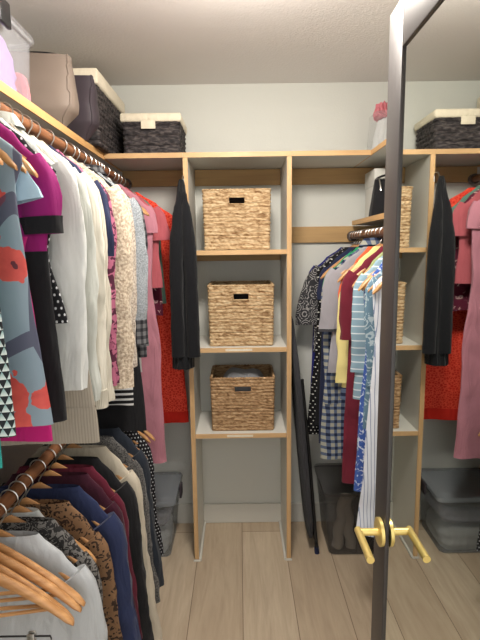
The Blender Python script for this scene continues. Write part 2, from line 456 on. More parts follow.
def collar_mesh(neck, seed, h=.035):
    R = []
    for s_, w, t in ((0, neck*.8, .018), (h, neck*.74, .017), (h+.004, neck*.82, .021), (h*.2, neck*1.12, .029), (h*.2+.001, neck*1.09, .026)):
        R.append([(w*cos(2*pi*k/28), t*sin(2*pi*k/28) - .0, -.058 + s_ - .012*(1-cos(2*pi*k/28+pi/2))*.5) for k in range(28)])
    m = MB(); m.rings(R); return m

RODG = {'U': ('clothes on the upper left rod', 'hangers on the upper left rod', 'upper left rod'),
        'L': ('clothes on the lower left rod', 'hangers on the lower left rod', 'lower left rod'),
        'R': ('clothes on the right rod', 'hangers on the right rod', 'right rod')}
seedc = [0]
def garment(rod_, kind, cat, label, short, y, mat, L, half=.205, tk=.02, sleeve=None, smat=None, sl=.2, rz=0, fold=.011,
            neck=.07, chest=.93, waist=None, hem=1.0, collar=False, skirt=None, buttons=None, x=None, hanger=True, z=None,
            armhole=0, sr=(.05, .042), flare=0, drift=0, out=.0, stk=None, cuff=None, cmat=None, band=None, strap=None, cx=0):
    seedc[0] += 1; sd = seedc[0]*1.37
    X, Z = {'U': (RX, RZ), 'L': (RX, LZ), 'R': (QX, QZ)}[rod_]
    if x is not None: X = x
    if z is not None: Z = z
    rz = radians(rz)
    t = empty(kind, (X, y, Z), rz); tag(t, label, cat, RODG[rod_][0])
    if skirt:                                        # skirt = (start, material)
        cloth_body(half, L, tk, sd, neck, chest, waist, hem, fold, s1=skirt[0], armhole=armhole, cx=cx).build('bodice', M[mat], t)
        cloth_body(half, L, tk, sd, neck, chest, waist, hem, fold, s0=skirt[0]-.01, armhole=armhole, extra=.002, cx=cx).build('skirt', M[skirt[1]], t)
    elif strap:                                      # cloth starts lower, held by two thin straps
        cloth_body(half, L, tk, sd, neck, chest, waist, hem, fold, s0=strap, armhole=armhole, cx=cx).build('bodice', M[mat], t)
        for sx in (-1, 1):
            m = MB(); q = Vector((sx*half*chest*.72, 0, -.055-strap)); top = Vector((sx*.075, 0, -.078))
            m.tube([q+Vector((0, -tk*.6, 0)), q.lerp(top, .5)+Vector((0, -.016, 0)), top+Vector((0, -.013, .004)), top+Vector((0, 0, .014)), top+Vector((0, .013, .004)), q.lerp(top, .5)+Vector((0, .016, 0)), q+Vector((0, tk*.6, 0))], .003, 6)
            m.build('strap', M[mat], t)
    else:
        nm = 'bodice' if cat in ('shirt', 'top', 'dress', 'blouse') else 'body_panel'
        cloth_body(half, L, tk, sd, neck, chest, waist, hem, fold, armhole=armhole, cx=cx).build(nm, M[mat], t)
    if band:                                         # band = (height, material) hem band
        cloth_body(half, L, tk, sd, neck, chest, waist, hem, fold, s0=L-band[0], s1=L+.002, extra=.0025, cx=cx).build('hem_band', M[band[1]], t)
    if sleeve:
        for sdv in (-1, 1):
            so = sleeve_mesh(sdv, half, sl, stk or tk*1.0, sd+sdv, sr[0], sr[1], out, flare, drift=drift).build('sleeve', M[smat or mat], t)
            if cuff:
                sleeve_mesh(sdv, half, sl, stk or tk, sd+sdv, sr[0], sr[1], out, flare, drift=drift, s0=1-cuff[0]/sl, extra=.003).build('cuff', M[cuff[1]], so)
    if collar: collar_mesh(neck, sd).build('collar', M[cmat or mat], t)
    if buttons:
        m = MB(); ls = []
        for i in range(buttons[1]):
            s_ = .08+i*.085; bb = MB(); bb.tube([(0, -.003, 0), (0, .001, 0)], [.0055, .0055], 12)
            bb.build('button', M[buttons[0]], t, loc=(.012, -tk-.012, -.076-s_))
    if hanger:
        place_hanger(X, y, Z, rz, 'wooden hanger holding the ' + short, RODG[rod_][1])
    return t

for nm, rgb in dict(teal=(44, 148, 140), paleblue=(160, 186, 204), fuchsia=(176, 30, 108), magenta=(142, 30, 104), blackf=(26, 26, 29), white=(206, 208, 206),
        offwhite=(192, 195, 189), ivory=(208, 203, 190), cream=(196, 190, 174), navy=(38, 44, 72), navy2=(42, 50, 82), mauve=(178, 120, 134), rose=(176, 90, 98), maroon=(96, 30, 48),
        maroonr=(104, 30, 46), darkplum=(62, 24, 40), sage=(104, 138, 124), charcoal=(58, 58, 62), royal=(38, 42, 112), green=(40, 140, 92), ltgrey=(150, 148, 154),
        yellow=(222, 208, 140), lime=(148, 158, 112), orange=(206, 96, 60), denim=(40, 46, 56), redh=(226, 50, 38), coat=(20, 21, 25), taupe=(146, 128, 116), plum=(74, 64, 72),
        pink=(206, 120, 130), lavender=(166, 136, 196), beige=(196, 186, 168), greycloth=(134, 136, 140), towel=(170, 160, 144), bluefold=(90, 110, 140), tan=(176, 132, 92)).items():
    M[nm] = plain(nm + '_fabric', rgb)
for nm, rgb in (('taupe', (124, 111, 101)), ('plum', (62, 54, 60))): M[nm] = solid(nm + '_leather', rgb, .6, 0, .3)
M['satin'] = plain('satin_fabric', (172, 175, 178), .45, 600, .08, .08, 0, .5)
M['scale'] = m_scale(); M['floral'] = m_floral()
M['bluestripe'] = m_stripe('pale_blue_stripe', (128, 154, 168), (204, 212, 216), .026, .16)
M['pin'] = m_stripe('thin_blue_stripe_on_white', (208, 212, 220), (128, 140, 168), .009, .2, vert=True)
M['bwstripe'] = m_stripe('black_white_stripe', (24, 24, 26), (196, 196, 196), .02, .4)
M['plaid'] = m_plaid('blue_cream_plaid', (158, 158, 146), (84, 96, 120), (34, 42, 66), .032)
M['greyplaid'] = m_plaid('dark_grey_plaid', (110, 110, 112), (70, 70, 74), (40, 40, 44), .03)
M['studs'] = m_dots('white_stud_print', (18, 18, 20), (214, 212, 206)); M['dots'] = m_dots('black_white_dot_print', (22, 22, 26), (190, 190, 194), .015, .2)
M['snake'] = m_blob('grey_snake_print', (120, 116, 112), (44, 42, 42), 60, .48, dist=2.2)
M['leopard'] = m_blob('brown_leopard_print', (122, 92, 66), (52, 38, 30), 46, .55, (30, 22, 18))
M['pinkprint'] = m_blob('pink_maroon_print', (168, 96, 122), (80, 34, 56), 42, .52, dist=1)
M['maroonfloral'] = m_blob('maroon_cream_flower_print', (92, 28, 50), (196, 160, 160), 38, .60)
M['tealleaf'] = m_blob('teal_leaf_print', (22, 34, 44), (46, 126, 112), 26, .52, sz=.5)
M['bluepat'] = m_blob('blue_white_print', (60, 88, 158), (190, 200, 220), 48, .55)
M['denimfl'] = m_blob('blue_grey_flower_print', (92, 120, 138), (160, 176, 184), 44, .56)
M['bandana'] = m_bandana(); M['lace'] = m_lace()
M['sherpa'] = m_heather('sherpa_pile', (150, 134, 116), (202, 188, 168), 120, 1.0)
M['marl'] = m_heather('beige_marl_knit', (136, 124, 114), (196, 184, 170), 170, .8)
M['heather'] = m_heather('grey_heather_knit', (112, 118, 124), (164, 170, 176), 260, .5)
M['darkheather'] = m_heather('charcoal_tweed', (36, 36, 38), (110, 108, 106), 240, .5)
M['rib'] = m_rib('grey_beige_rib_knit', (152, 144, 132)); M['ribcream'] = m_rib('cream_rib_knit', (196, 190, 176), .006, .5)

U = 'U'; Lw = 'L'; R_ = 'R'
# upper left rod, near to far
garment(U, 'sleeveless_dress', 'dress', 'triangle-print sleeveless dress in teal, white and black at the left edge', 'triangle-print dress', .775, 'scale', .60, .205, .020, armhole=.03, chest=.9, hem=.97, fold=.008)
garment(U, 'tank_top', 'top', 'plain teal top just showing below the triangle-print dress', 'plain teal top', .815, 'teal', .685, .20, .013, strap=.24, chest=.78, fold=.004, hem=.72)
garment(U, 'sundress', 'dress', 'slate blue sundress with large coral flowers', 'coral flower sundress', .868, 'floral', .62, .205, .020, neck=.06, hem=1.08, fold=.014, armhole=.08)
garment(U, 'blouse', 'blouse', 'pale blue blouse with a loose flared short sleeve', 'pale blue blouse', .905, 'paleblue', .34, .175, .018, True, sl=.09, sr=(.052, .05), flare=.012, out=.015)
garment(U, 'slip_dress', 'dress', 'fuchsia slip whose hem shows below the flower sundress', 'fuchsia slip', .952, 'fuchsia', .685, .20, .012, strap=.26, chest=.78, fold=.006, hem=.93)
garment(U, 'two_tone_dress', 'dress', 'magenta dress with black sleeve trim and black skirt', 'magenta and black dress', 1.0, 'magenta', .66, .20, .02, True, sl=.14, cuff=(.035, 'blackf'), skirt=(.30, 'blackf'), rz=-3)
garment(U, 'dotted_shirt', 'shirt', 'black top with white dots behind the magenta dress', 'black dotted top', 1.037, 'dots', .45, .20, .013, chest=.85, fold=.006)
garment(U, 'ribbed_sweater', 'sweater', 'longest pale sweater, grey-beige with a wide ribbed hem', 'grey-beige ribbed sweater', 1.13, 'rib', .76, .195, .02, hem=1.14, fold=.008, band=(.09, 'rib'))
garment(U, 'long_sleeve_shirt', 'shirt', 'nearest white long-sleeved shirt, beside the magenta dress', 'nearest white shirt', 1.08, 'white', .60, .205, .018, True, sl=.50, sr=(.06, .046), rz=2)
garment(U, 'linen_shirt', 'shirt', 'white crinkled linen shirt with a collar, amid the pale tops', 'white linen shirt', 1.18, 'offwhite', .66, .20, .018, True, sl=.56, collar=True, fold=.014, sr=(.056, .048))
garment(U, 'knit_cardigan', 'cardigan', 'ivory cardigan with long sleeves just before the navy tee', 'ivory cardigan', 1.245, 'ivory', .70, .205, .022, True, sl=.60, sr=(.055, .05), cuff=(.05, 'ribcream'))
garment(U, 'knit_sweater', 'sweater', 'cream knit sweater touching the navy tee', 'cream knit sweater', 1.30, 'cream', .66, .20, .02, True, sl=.60, sr=(.052, .05), smat='ribcream')
garment(U, 't_shirt', 'shirt', 'navy short-sleeved tee between cream and pink tops', 'navy tee', 1.355, 'navy', .45, .205, .018, True, sl=.19, rz=3)
garment(U, 'tunic', 'top', 'dusty pink tunic with a maroon print', 'dusty pink printed tunic', 1.41, 'pinkprint', .70, .20, .02, True, sl=.58, sr=(.05, .04))
garment(U, 'sherpa_cardigan', 'cardigan', 'fluffy beige sherpa cardigan with open front', 'sherpa cardigan', 1.51, 'sherpa', .74, .215, .034, True, sl=.62, sr=(.062, .05), stk=.036, fold=.008)
garment(U, 'marled_sweater', 'sweater', 'beige marled sweater behind the sherpa cardigan', 'marled sweater', 1.62, 'marl', .72, .205, .026, True, sl=.58, sr=(.058, .05), stk=.028)
garment(U, 'striped_shirt', 'shirt', 'black and white striped shirt hem below the grey knits', 'striped shirt', 1.70, 'bwstripe', .86, .175, .014, fold=.008)
garment(U, 'black_dress', 'dress', 'long plain black dress behind the beige sweaters', 'long black dress', 1.745, 'blackf', .98, .19, .018, hem=1.15, armhole=.05)
garment(U, 'heather_hoodie', 'hoodie', 'pale grey heather hoodie near the far end of the rod', 'grey heather hoodie', 1.82, 'heather', .60, .205, .026, True, sl=.54, sr=(.052, .046), stk=.03, cuff=(.1, 'greyplaid'))
garment(U, 'plaid_shirt', 'shirt', 'dark grey plaid shirt just beyond the heather hoodie', 'dark plaid shirt', 1.885, 'greyplaid', .72, .20, .018, True, sl=.56, collar=True)
garment(U, 'white_blouse', 'blouse', 'narrow white blouse between the plaid shirt and mauve dress', 'narrow white blouse', 1.945, 'white', .80, .17, .015, fold=.01)
for i, (yy, a, w) in enumerate(((1.985, -8, 'nearest'), (2.02, -8, 'middle'), (2.055, -8, 'farthest'))):
    place_hanger(RX, yy, RZ, radians(a), 'bare wooden hanger before the mauve dress, %s of three' % w, RODG[U][1])
garment(U, 'mauve_dress', 'dress', 'long mauve pink dress reaching almost to the bin lid', 'long mauve dress', 2.14, 'mauve', 1.285, .215, .026, True, sl=.10, hem=1.08, fold=.018, rz=-5, armhole=.03, waist=.93)
garment(U, 'rose_top', 'top', 'dusty rose top with a ruffled cap sleeve', 'dusty rose ruffled top', 2.24, 'rose', .46, .225, .024, True, sl=.13, flare=.03, sr=(.06, .05), rz=-6, fold=.014)
garment(U, 'flower_blouse', 'blouse', 'maroon blouse with cream flowers below the rose top', 'maroon flower blouse', 2.30, 'maroonfloral', .60, .21, .018, rz=-4, armhole=.05, fold=.012)
garment(U, 'sage_top', 'top', 'small sage green top peeking beside the black coat', 'sage green top', 2.36, 'sage', .56, .215, .014, rz=-2, armhole=.05, fold=.008)
garment(U, 'lace_dress', 'dress', 'bright red lace dress with plain red hem', 'red lace dress', 2.43, 'lace', 1.20, .25, .03, hem=1.17, waist=1.0, chest=1.0, fold=.016, rz=0, band=(.06, 'redh'), cx=.01)
# black coat on a hook at the tower
c = empty('black_coat', (-.25, 2.16, 1.05)); tag(c, 'black coat hanging against the front edge of the tower', 'coat')
R1 = []; R2 = []
prof = [(1.905-1.05, .010, .012), (.83, .018, .020), (.76, .026, .030), (.62, .036, .040), (.45, .042, .046), (.2, .048, .050), (0, .052, .053)]
for i in range(60):
    z = (1.905-1.05)*(1-i/59)
    w = interp([(p[0], p[1]) for p in reversed(prof)], z); t = interp([(p[0], p[2]) for p in reversed(prof)], z)
    R1.append([(w*cos(2*pi*k/48)*(1+.12*noise.noise((cos(2*pi*k/48)*2, sin(2*pi*k/48)*2, z*2)))-.02+.02*z, t*sin(2*pi*k/48)*(1+.3*noise.noise((k*.6, z*1.5, 3))), z) for k in range(48)])
m = MB(); m.rings(R1, cap0=True, cap1=True); m.build('body_panel', M['coat'], c)
for sdx in (-1, 1):
    pts = [(.0+sdx*.01, -.02, .80), (.02*sdx, -.035, .7), (.032*sdx, -.045, .5), (.034*sdx, -.045, .3), (.036*sdx, -.045, .06)]
    pp = []
    for i in range(30):
        q = i/29*4; j = min(3, int(q)); pp.append(Vector(pts[j]).lerp(Vector(pts[j+1]), q-j))
    m = MB(); m.tube(pp, [.007+.023*min(1, i/11)+.004*noise.noise((i*.5, sdx, 0)) for i in range(30)], 16, flat=.75); m.build('sleeve', M['coat'], c)
m = MB(); m.tube([(0, 0, .84), (0, .03, .875), (0, .06, .88), (0, .0715, .87), (0, .0715, .84)], .003, 8); m.build('hanging_hook', M['steel'], c)

# lower left rod
def LG(*a, **k):
    k.setdefault('neck', .115); k.setdefault('drift', .035); return garment(Lw, *a, **k)
LG('satin_blouse', 'blouse', 'pale grey satin buttoned blouse behind the bare front hangers', 'grey satin blouse', 1.04, 'satin', .72, .205, .024, True, sl=.52, sr=(.062, .05), fold=.016, rz=0, neck=.095, buttons=('satin', 6))
LG('snakeskin_blouse', 'blouse', 'grey and black snakeskin-print blouse next to the satin one', 'snakeskin blouse', 1.10, 'snake', .66, .20, .02, True, sl=.5, neck=.11)
LG('white_camisole', 'top', 'white camisole peeking from behind the snakeskin blouse', 'white camisole', 1.145, 'white', .5, .13, .014, neck=.05, fold=.006, armhole=.05)
LG('leopard_cardigan', 'cardigan', 'brown leopard-print cardigan before the navy one', 'leopard cardigan', 1.185, 'leopard', .68, .205, .02, True, sl=.54)
LG('navy_cardigan', 'cardigan', 'navy blue cardigan with long sleeves on the low rod', 'navy cardigan', 1.27, 'navy2', .72, .215, .028, True, sl=.58, sr=(.062, .05), stk=.03)
LG('maroon_sweater', 'sweater', 'dark maroon sweater between navy and black garments', 'maroon sweater', 1.345, 'darkplum', .68, .205, .022, True, sl=.56)
LG('maroon_shirt', 'shirt', 'wine red shirt behind the dark maroon sweater', 'wine red shirt', 1.395, 'maroon', .62, .20, .018, True, sl=.5)
LG('black_jacket', 'jacket', 'plain black jacket on the low rod before the beige cardigan', 'black jacket', 1.455, 'blackf', .74, .21, .026, True, sl=.60, sr=(.062, .05), stk=.028)
LG('beige_cardigan', 'cardigan', 'long light beige cardigan, palest on the far low rod', 'beige cardigan', 1.545, 'beige', .84, .212, .028, True, sl=.74, sr=(.055, .05), stk=.03, cuff=(.05, 'ribcream'))
LG('tweed_jacket', 'jacket', 'charcoal tweed jacket beyond the beige cardigan', 'tweed jacket', 1.63, 'darkheather', .72, .21, .022, True, sl=.56, stk=.024)
LG('denim_jacket', 'jacket', 'very dark denim jacket beyond the tweed one', 'dark denim jacket', 1.72, 'denim', .70, .21, .026, True, sl=.56, stk=.028)
LG('dotted_blouse', 'blouse', 'black blouse with small white dots at the far low rod', 'far dotted blouse', 1.83, 'dots', .66, .20, .02, True, sl=.5)
LG('black_trousers', 'trousers', 'black trousers at the far end of the low rod', 'black trousers', 1.92, 'blackf', .70, .17, .026, neck=.15, fold=.006)
for i, (yy, a, w, tl) in enumerate(((.925, 5, 'nearest', .03), (.95, 2, 'second', .06), (.975, 0, 'third', 0), (1.0, -4, 'fourth', -.03))):
    place_hanger(RX, yy, LZ, radians(a), 'bare wooden hanger in front of the satin blouse, %s of four from the front' % w, RODG[Lw][1], tl)
for i, (yy, a, w) in enumerate(((1.675, -3, 'nearest'), (1.775, -4, 'middle'), (1.975, -8, 'farthest'))):
    place_hanger(RX, yy, LZ+.0, radians(a), 'bare wooden hanger poking out below the upper clothes, %s of three' % w, RODG[Lw][1])
# clip hanger
h = empty('clip_hanger', (RX, .895, LZ)); tag(h, 'thin black wire clip hanger with silver clips at the front', 'hanger')
m = MB(); m.tube([(0, 0, -.20), (0, 0, -.04), (.006, 0, -.030)] + [(.0225*sin(radians(a)), 0, -.0225*cos(radians(a))) for a in range(45, 290, 20)], .002, 6); m.build('hook', M['black'], h)
m = MB(); m.tube([(-.17, 0, -.203), (.17, 0, -.203)], .002, 6); m.tube([(-.17, .0, -.203), (-.172, 0, -.21), (-.17, 0, -.215), (.17, 0, -.215), (.172, 0, -.21), (.17, 0, -.203)], .0015, 6); m.build('wire_bar', M['black'], h)
for sx in (-.13, .13):
    m = MB(); m.box(sx-.008, sx+.008, -.007, -.002, -.235, -.195, b=.002); m.box(sx-.008, sx+.008, .002, .007, -.235, -.195, b=.002); m.tube([(sx-.009, 0, -.212), (sx+.009, 0, -.212)], .004, 10)
    m.build('clip', M['steel'], h)

# right rod, far to near
def RG(*a, **k): return garment(R_, *a, **k)
RG('royal_blue_dress', 'dress', 'long royal blue dress, farthest on the right rod', 'royal blue dress', 2.50, 'royal', 1.02, .225, .02, True, sl=.16, armhole=.02)
RG('paisley_shirt', 'shirt', 'charcoal shirt with white paisley print and wide sleeve', 'paisley shirt', 2.45, 'bandana', .55, .22, .022, True, sl=.30, sr=(.055, .05), out=.05, flare=.02)
RG('studded_dress', 'dress', 'black dress covered with small white studs', 'studded black dress', 2.40, 'studs', .98, .215, .022, hem=1.22, armhole=.05)
RG('black_dress', 'dress', 'plain black sleeveless dress beside the studded dress', 'plain black dress', 2.35, 'blackf', .92, .20, .02, armhole=.02, hem=1.1)
RG('navy_dress', 'dress', 'dark navy dress between the black and leaf-print clothes', 'dark navy dress', 2.30, 'navy', 1.0, .205, .02, True, sl=.14)
RG('leaf_blouse', 'blouse', 'dark blouse with teal green leaf print', 'leaf-print blouse', 2.20, 'tealleaf', .92, .18, .02, True, sl=.22, fold=.012)
RG('green_t_shirt', 'shirt', 'bright green tee beside the leaf-print blouse', 'green tee', 2.15, 'green', .5, .205, .018, True, sl=.22)
RG('grey_t_shirt', 'shirt', 'light grey tee with dark hem trim on its sleeve', 'light grey tee', 2.04, 'ltgrey', .55, .215, .022, True, sl=.25, cuff=(.012, 'charcoal'), sr=(.06, .065))
RG('orange_shirt', 'shirt', 'orange shirt showing below the light grey tee', 'orange shirt', 1.975, 'orange', .50, .165, .014, True, sl=.36, cuff=(.05, 'maroonr'), sr=(.05, .05))
RG('plaid_shirt', 'shirt', 'long blue and cream plaid flannel shirt', 'blue plaid shirt', 2.10, 'plaid', .98, .215, .022, True, sl=.6, fold=.014, hem=1.1, collar=True, cmat='plaid')
RG('yellow_shirt', 'shirt', 'pale yellow shirt in the middle of the right rod', 'pale yellow shirt', 1.89, 'yellow', .62, .185, .02, True, sl=.44, sr=(.04, .06), band=(.05, 'plaid'))
RG('maroon_dress', 'dress', 'long maroon dress with a maroon sleeve near the mirror door', 'maroon dress', 1.79, 'maroonr', .94, .195, .022, True, sl=.24, sr=(.06, .05))
RG('lime_t_shirt', 'shirt', 'pale lime green tee beside the maroon dress', 'lime tee', 1.715, 'lime', .5, .175, .02, True, sl=.26, out=-.01)
RG('striped_t_shirt', 'shirt', 'light blue tee with thin white stripes', 'blue striped tee', 1.645, 'bluestripe', .55, .195, .024, True, sl=.33, sr=(.048, .055), out=-.015)
RG('blue_print_dress', 'dress', 'blue dress with white print beside the mirror door', 'blue print dress', 1.575, 'bluepat', .86, .19, .02, hem=1.1)
RG('flower_denim_shirt', 'shirt', 'grey-blue flowered shirt right beside the mirror door', 'flowered denim shirt', 1.51, 'denimfl', .6, .195, .02, True, sl=.34, sr=(.045, .045), out=-.02)
RG('pinstripe_shirt_dress', 'dress', 'long white shirt dress with thin blue stripes beside handle', 'pinstripe shirt dress', 1.45, 'pin', .955, .195, .026, hem=1.12, fold=.016)
place_hanger(QX-.012, 2.245, QZ, radians(6), 'bare wooden hanger over the paisley shirt on the right rod', RODG[R_][1])
place_hanger(QX, 1.61, QZ, radians(10), 'bare wooden hanger near the mirror door on the right rod', RODG[R_][1])

# ------------------------------------------------------------------ woven boxes
def woven(w, d, h, rh=.0165, cw=.021, A=.0045, slot=None, taper=.0, seed=0, rc=.014, wall=.008):
    """rounded rectangular basket, walls woven in rows; origin at base centre"""
    per = []
    hw, hd = w/2, d/2; cornern = 6
    step = cw/5
    def seg(p, q, nrm):
        L = (Vector(q)-Vector(p)).length; n = max(2, int(L/step))
        for i in range(n): per.append((Vector(p).lerp(Vector(q), i/n), Vector(nrm)))
    def cor(cx, cy, a0):
        for i in range(cornern):
            a = radians(a0+90*i/cornern); per.append((Vector((cx+rc*cos(a), cy+rc*sin(a))), Vector((cos(a), sin(a)))))
    seg((-hw+rc, -hd), (hw-rc, -hd), (0, -1)); cor(hw-rc, -hd+rc, -90)
    seg((hw, -hd+rc), (hw, hd-rc), (1, 0)); cor(hw-rc, hd-rc, 0)
    seg((hw-rc, hd), (-hw+rc, hd), (0, 1)); cor(-hw+rc, hd-rc, 90)
    seg((-hw, hd-rc), (-hw, -hd+rc), (-1, 0)); cor(-hw+rc, -hd+rc, 180)
    n = len(per); dist = [0]
    for i in range(n-1): dist.append(dist[-1]+(per[i+1][0]-per[i][0]).length)
    rows = int(h/rh)*5; m = MB(); V = []; F = []
    for r in range(rows+1):
        z = h*r/rows; tp = 1-taper*(1-z/h)
        for k in range(n):
            p, nv = per[k]; s = dist[k]
            zz = z + .0035*noise.noise((s*22, z*30, seed)); row = int(z/rh + .5*noise.noise((s*6, 0, seed+5))*0)
            fr_ = (z/rh) % 1.0
            wv = abs(sin(pi*fr_))**.6; st = abs(sin(pi*(s/cw + .5*(row % 2) + .35*fr_ + .25*noise.noise((s*9, row, seed)))))**.7
            D = A*(wv*(.35+.75*st) - .5) + .0015*noise.noise((s*40, z*60, seed))
            V.append((p.x*tp+nv.x*D, p.y*tp+nv.y*D, zz if 0 < r < rows else z))
    no = len(V)
    for r in range(rows+1):
        z = h*r/rows; tp = 1-taper*(1-z/h)
        for k in range(n):
            p, nv = per[k]; V.append((p.x*tp-nv.x*wall, p.y*tp-nv.y*wall, z))
    def hole(i, r):
        if not slot: return False
        p = per[i][0]; return per[i][1].y < -.9 and abs(p.x+step/2-slot[0]) < slot[1] and slot[2] < h*(r+.5)/rows < slot[3]
    for r in range(rows):
        for k in range(n):
            k2 = (k+1) % n; a, b, c_, d_ = r*n+k, r*n+k2, (r+1)*n+k2, (r+1)*n+k
            if hole(k, r):
                for dr, dk, e in ((0, -1, (d_, a)), (0, 1, (b, c_)), (-1, 0, (a, b)), (1, 0, (c_, d_))):
                    if not hole((k+dk) % n, r+dr): F.append((e[1], e[0], e[0]+no, e[1]+no))
                continue
            F.append((a, b, c_, d_)); F.append((a+no, d_+no, c_+no, b+no))
    for k in range(n):
        k2 = (k+1) % n; a, b = rows*n+k, rows*n+k2; F.append((a, b, b+no, a+no)); a, b = k, k2; F.append((b, a, a+no, b+no))
    m.add(V, F)
    tp = 1-taper
    m.box(-hw*tp+wall*.5, hw*tp-wall*.5, -hd*tp+wall*.5, hd*tp-wall*.5, .0, .006)
    # braided rim
    for q in (0, 1):
        pts = []; nn = len(per)
        for k in range(0, nn, 2):
            p, nv = per[k]; a = dist[k]/.016*pi+q*pi
            pts.append((p.x+nv.x*(-wall/2+.004*cos(a)), p.y+nv.y*(-wall/2+.004*cos(a)), h+.001+.003*sin(a)))
        pts.append(pts[0]); m.tube(pts, .0048, 6)
    return m
def basket(x, y, z, w, d, h, mat, label, slot, seed):
    t = empty('woven_basket', (x, y, z)); tag(t, label, 'basket', 'woven baskets in the tower')
    woven(w, d, h, slot=slot, seed=seed, taper=.03).build('woven_wall', M[mat], t)
    m = MB(); cx, hw_, z0, z1 = slot; r = .0045; q = [(cx-hw_, z0), (cx+hw_, z0), (cx+hw_, z1), (cx-hw_, z1), (cx-hw_, z0)]
    yy = -d/2*(1-.03*(1-(z0+z1)/2/h))
    m.tube([(a, yy-.001, b) for a, b in q], r, 8); m.build('handle_rim', M[mat], t)
    return t
basket(-.008, 2.415, 1.593, .322, .29, .277, 'straw', 'palest woven basket, on the highest inner shelf of the tower', (.0, .038, .212, .246), 1)
basket(.006, 2.415, 1.123, .322, .29, .296, 'straw', 'woven basket on the middle inner shelf of the tower', (.0, .038, .228, .262), 2)
basket(.008, 2.405, .685, .322, .27, .272, 'straw_dark', 'brownest woven basket holding grey cloth, on the lowest tower shelf', (.0, .042, .204, .236), 3)
# cloth in the baskets
def pile(name, x, y, z, w, d, h, mat, label, cat, seed=0, group=None, flat=.35, parent=None, p=2.5):
    """soft rounded bundle of folded cloth, base at z"""
    n = 40; R = []
    for i in range(21):
        v = i/20; zz = h*(1-(1-v)**1.6) if v < 1 else h; rr = max(.02, (1-v**4)**.5)
        rr = min(1, .93+.5*v) * rr
        row = []
        for k in range(n):
            a = 2*pi*k/n; ca, sa = cos(a), sin(a)
            X = w/2*rr*math.copysign(abs(ca)**flat, ca); Y = d/2*rr*math.copysign(abs(sa)**flat, sa)
            f = 1+.06*noise.noise((ca*2+seed, sa*2, v*5)); fz = .10*h*noise.noise((X*14+seed, Y*14, seed))*v
            crease = 1-.03*abs(sin(zz*70+seed+noise.noise((a, seed, 0))*1.5))
            row.append((X*f*crease, Y*f*crease, zz+fz))
        R.append(row)
    m = MB(); m.rings(R, cap0=True, cap1=True)
    o = m.build(name, M[mat], parent, loc=(x, y, z))
    if label: tag(o, label, cat, group)
    return o
pile('folded_cloth', .015, 2.40, .695, .25, .20, .275, 'greycloth', 'crumpled grey cloth heaped inside the brownest basket', 'cloth', 3, flat=.6)
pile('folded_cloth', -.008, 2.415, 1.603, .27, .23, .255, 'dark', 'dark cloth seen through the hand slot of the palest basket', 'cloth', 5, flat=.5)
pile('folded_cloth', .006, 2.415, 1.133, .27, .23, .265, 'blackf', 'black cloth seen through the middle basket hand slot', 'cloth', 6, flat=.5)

def black_box(x, y, z, w, d, h, label, tagpos=True):
    t = empty('lidded_woven_box', (x, y, z)); tag(t, label, 'storage box', 'black woven boxes on the top shelf')
    woven(w, d, h*.93, rh=.022, cw=.036, A=.010, seed=w*10).build('woven_wall', M['blackweave'], t)
    m = MB(); m.box(-w/2-.01, w/2+.01, -d/2-.01, d/2+.01, h*.80, h, b=.008)
    lid = m.build('fabric_lid', M['liner'], t)
    if tagpos:
        bx(-.033, .033, -.004, 0, -.034, .002, b=.0015).build('name_tab', M['liner'], lid, loc=(-.01, -d/2-.0125, h*.80))
    return t
black_box(-.40, 2.41, 2.036, .262, .25, .185, 'small black woven box with cream lid, above the red dress')
black_box(-.75, 2.30, 2.036, .335, .46, .305, 'tall black woven box with cream lid, in the left corner', False)

# ------------------------------------------------------------------ bags and bins on the left shelf
def bag(name, x, y, z, w, d, h, mat, label, rz=0, seed=0, strap=True, skew=0):
    t = empty(name, (x, y, z), rz); tag(t, label, 'handbag', 'handbags on the left shelf')
    n = 48; R = []
    for i in range(25):
        v = i/24; 
        row = []
        # outline: rounded lower corners, wide top
        ww = w/2*(min(1, .62+1.5*v) if v < .3 else 1.0-.08*sst(.6, 1, v)); dd = d/2*(sst(-.15, .3, v))*(1-.55*sst(.45, 1, v))
        for k in range(n):
            a = 2*pi*k/n; ca, sa = cos(a), sin(a)
            X = ww*math.copysign(abs(ca)**.55, ca); Y = dd*math.copysign(abs(sa)**.6, sa)
            Y += .012*noise.noise((X*9+seed, v*3, seed)); X *= 1+.04*noise.noise((sa+seed, v*4, 1))
            row.append((X+skew*v, Y, h*v + .012*v*noise.noise((X*8, Y*8, seed))))
        R.append(row)
    m = MB(); m.rings(R, cap0=True, cap1=True); m.build('bag_body', M[mat], t)
    # piping along the front outline, following the sides
    for sgn in (-1,):
        pts = []
        for i in range(24, -1, -1):
            v = i/24; k = int(n*.5*.96); r_ = R[i]; q = min(r_, key=lambda p: p[0]*1+p[1]*1.2); pts.append((q[0], q[1], q[2]+.001))
        for i in range(0, 25):
            r_ = R[i]; q = max(r_, key=lambda p: p[0]*1-p[1]*1.2); pts.append((q[0], q[1], q[2]+.001))
        m = MB(); m.tube(pts, .004, 8); m.build('piping', M[mat], t)
    m = MB(); m.tube([(-w*.42+skew, 0, h-.004), (-w*.2+skew, 0, h+.003), (w*.2+skew, 0, h+.003), (w*.42+skew, 0, h-.004)], .004, 8); m.build('zipper', M['black'], t)
    if strap:
        m = MB(); m.tube([(w*.42*cos(pi*i/20)*-1+skew, .012+.02*sin(pi*i/20), h-.01+.035*sin(pi*i/20)) for i in range(21)], .005, 8, flat=.6); m.build('strap', M['black'], t)
    for sx in (-1, 1):
        m = MB(); m.tube([(sx*w*.42+.010*cos(2*pi*i/14)+skew, .0, h-.006+.010*sin(2*pi*i/14)) for i in range(15)], .0022, 6); m.build('strap_ring', M['steel'], t)
    return t
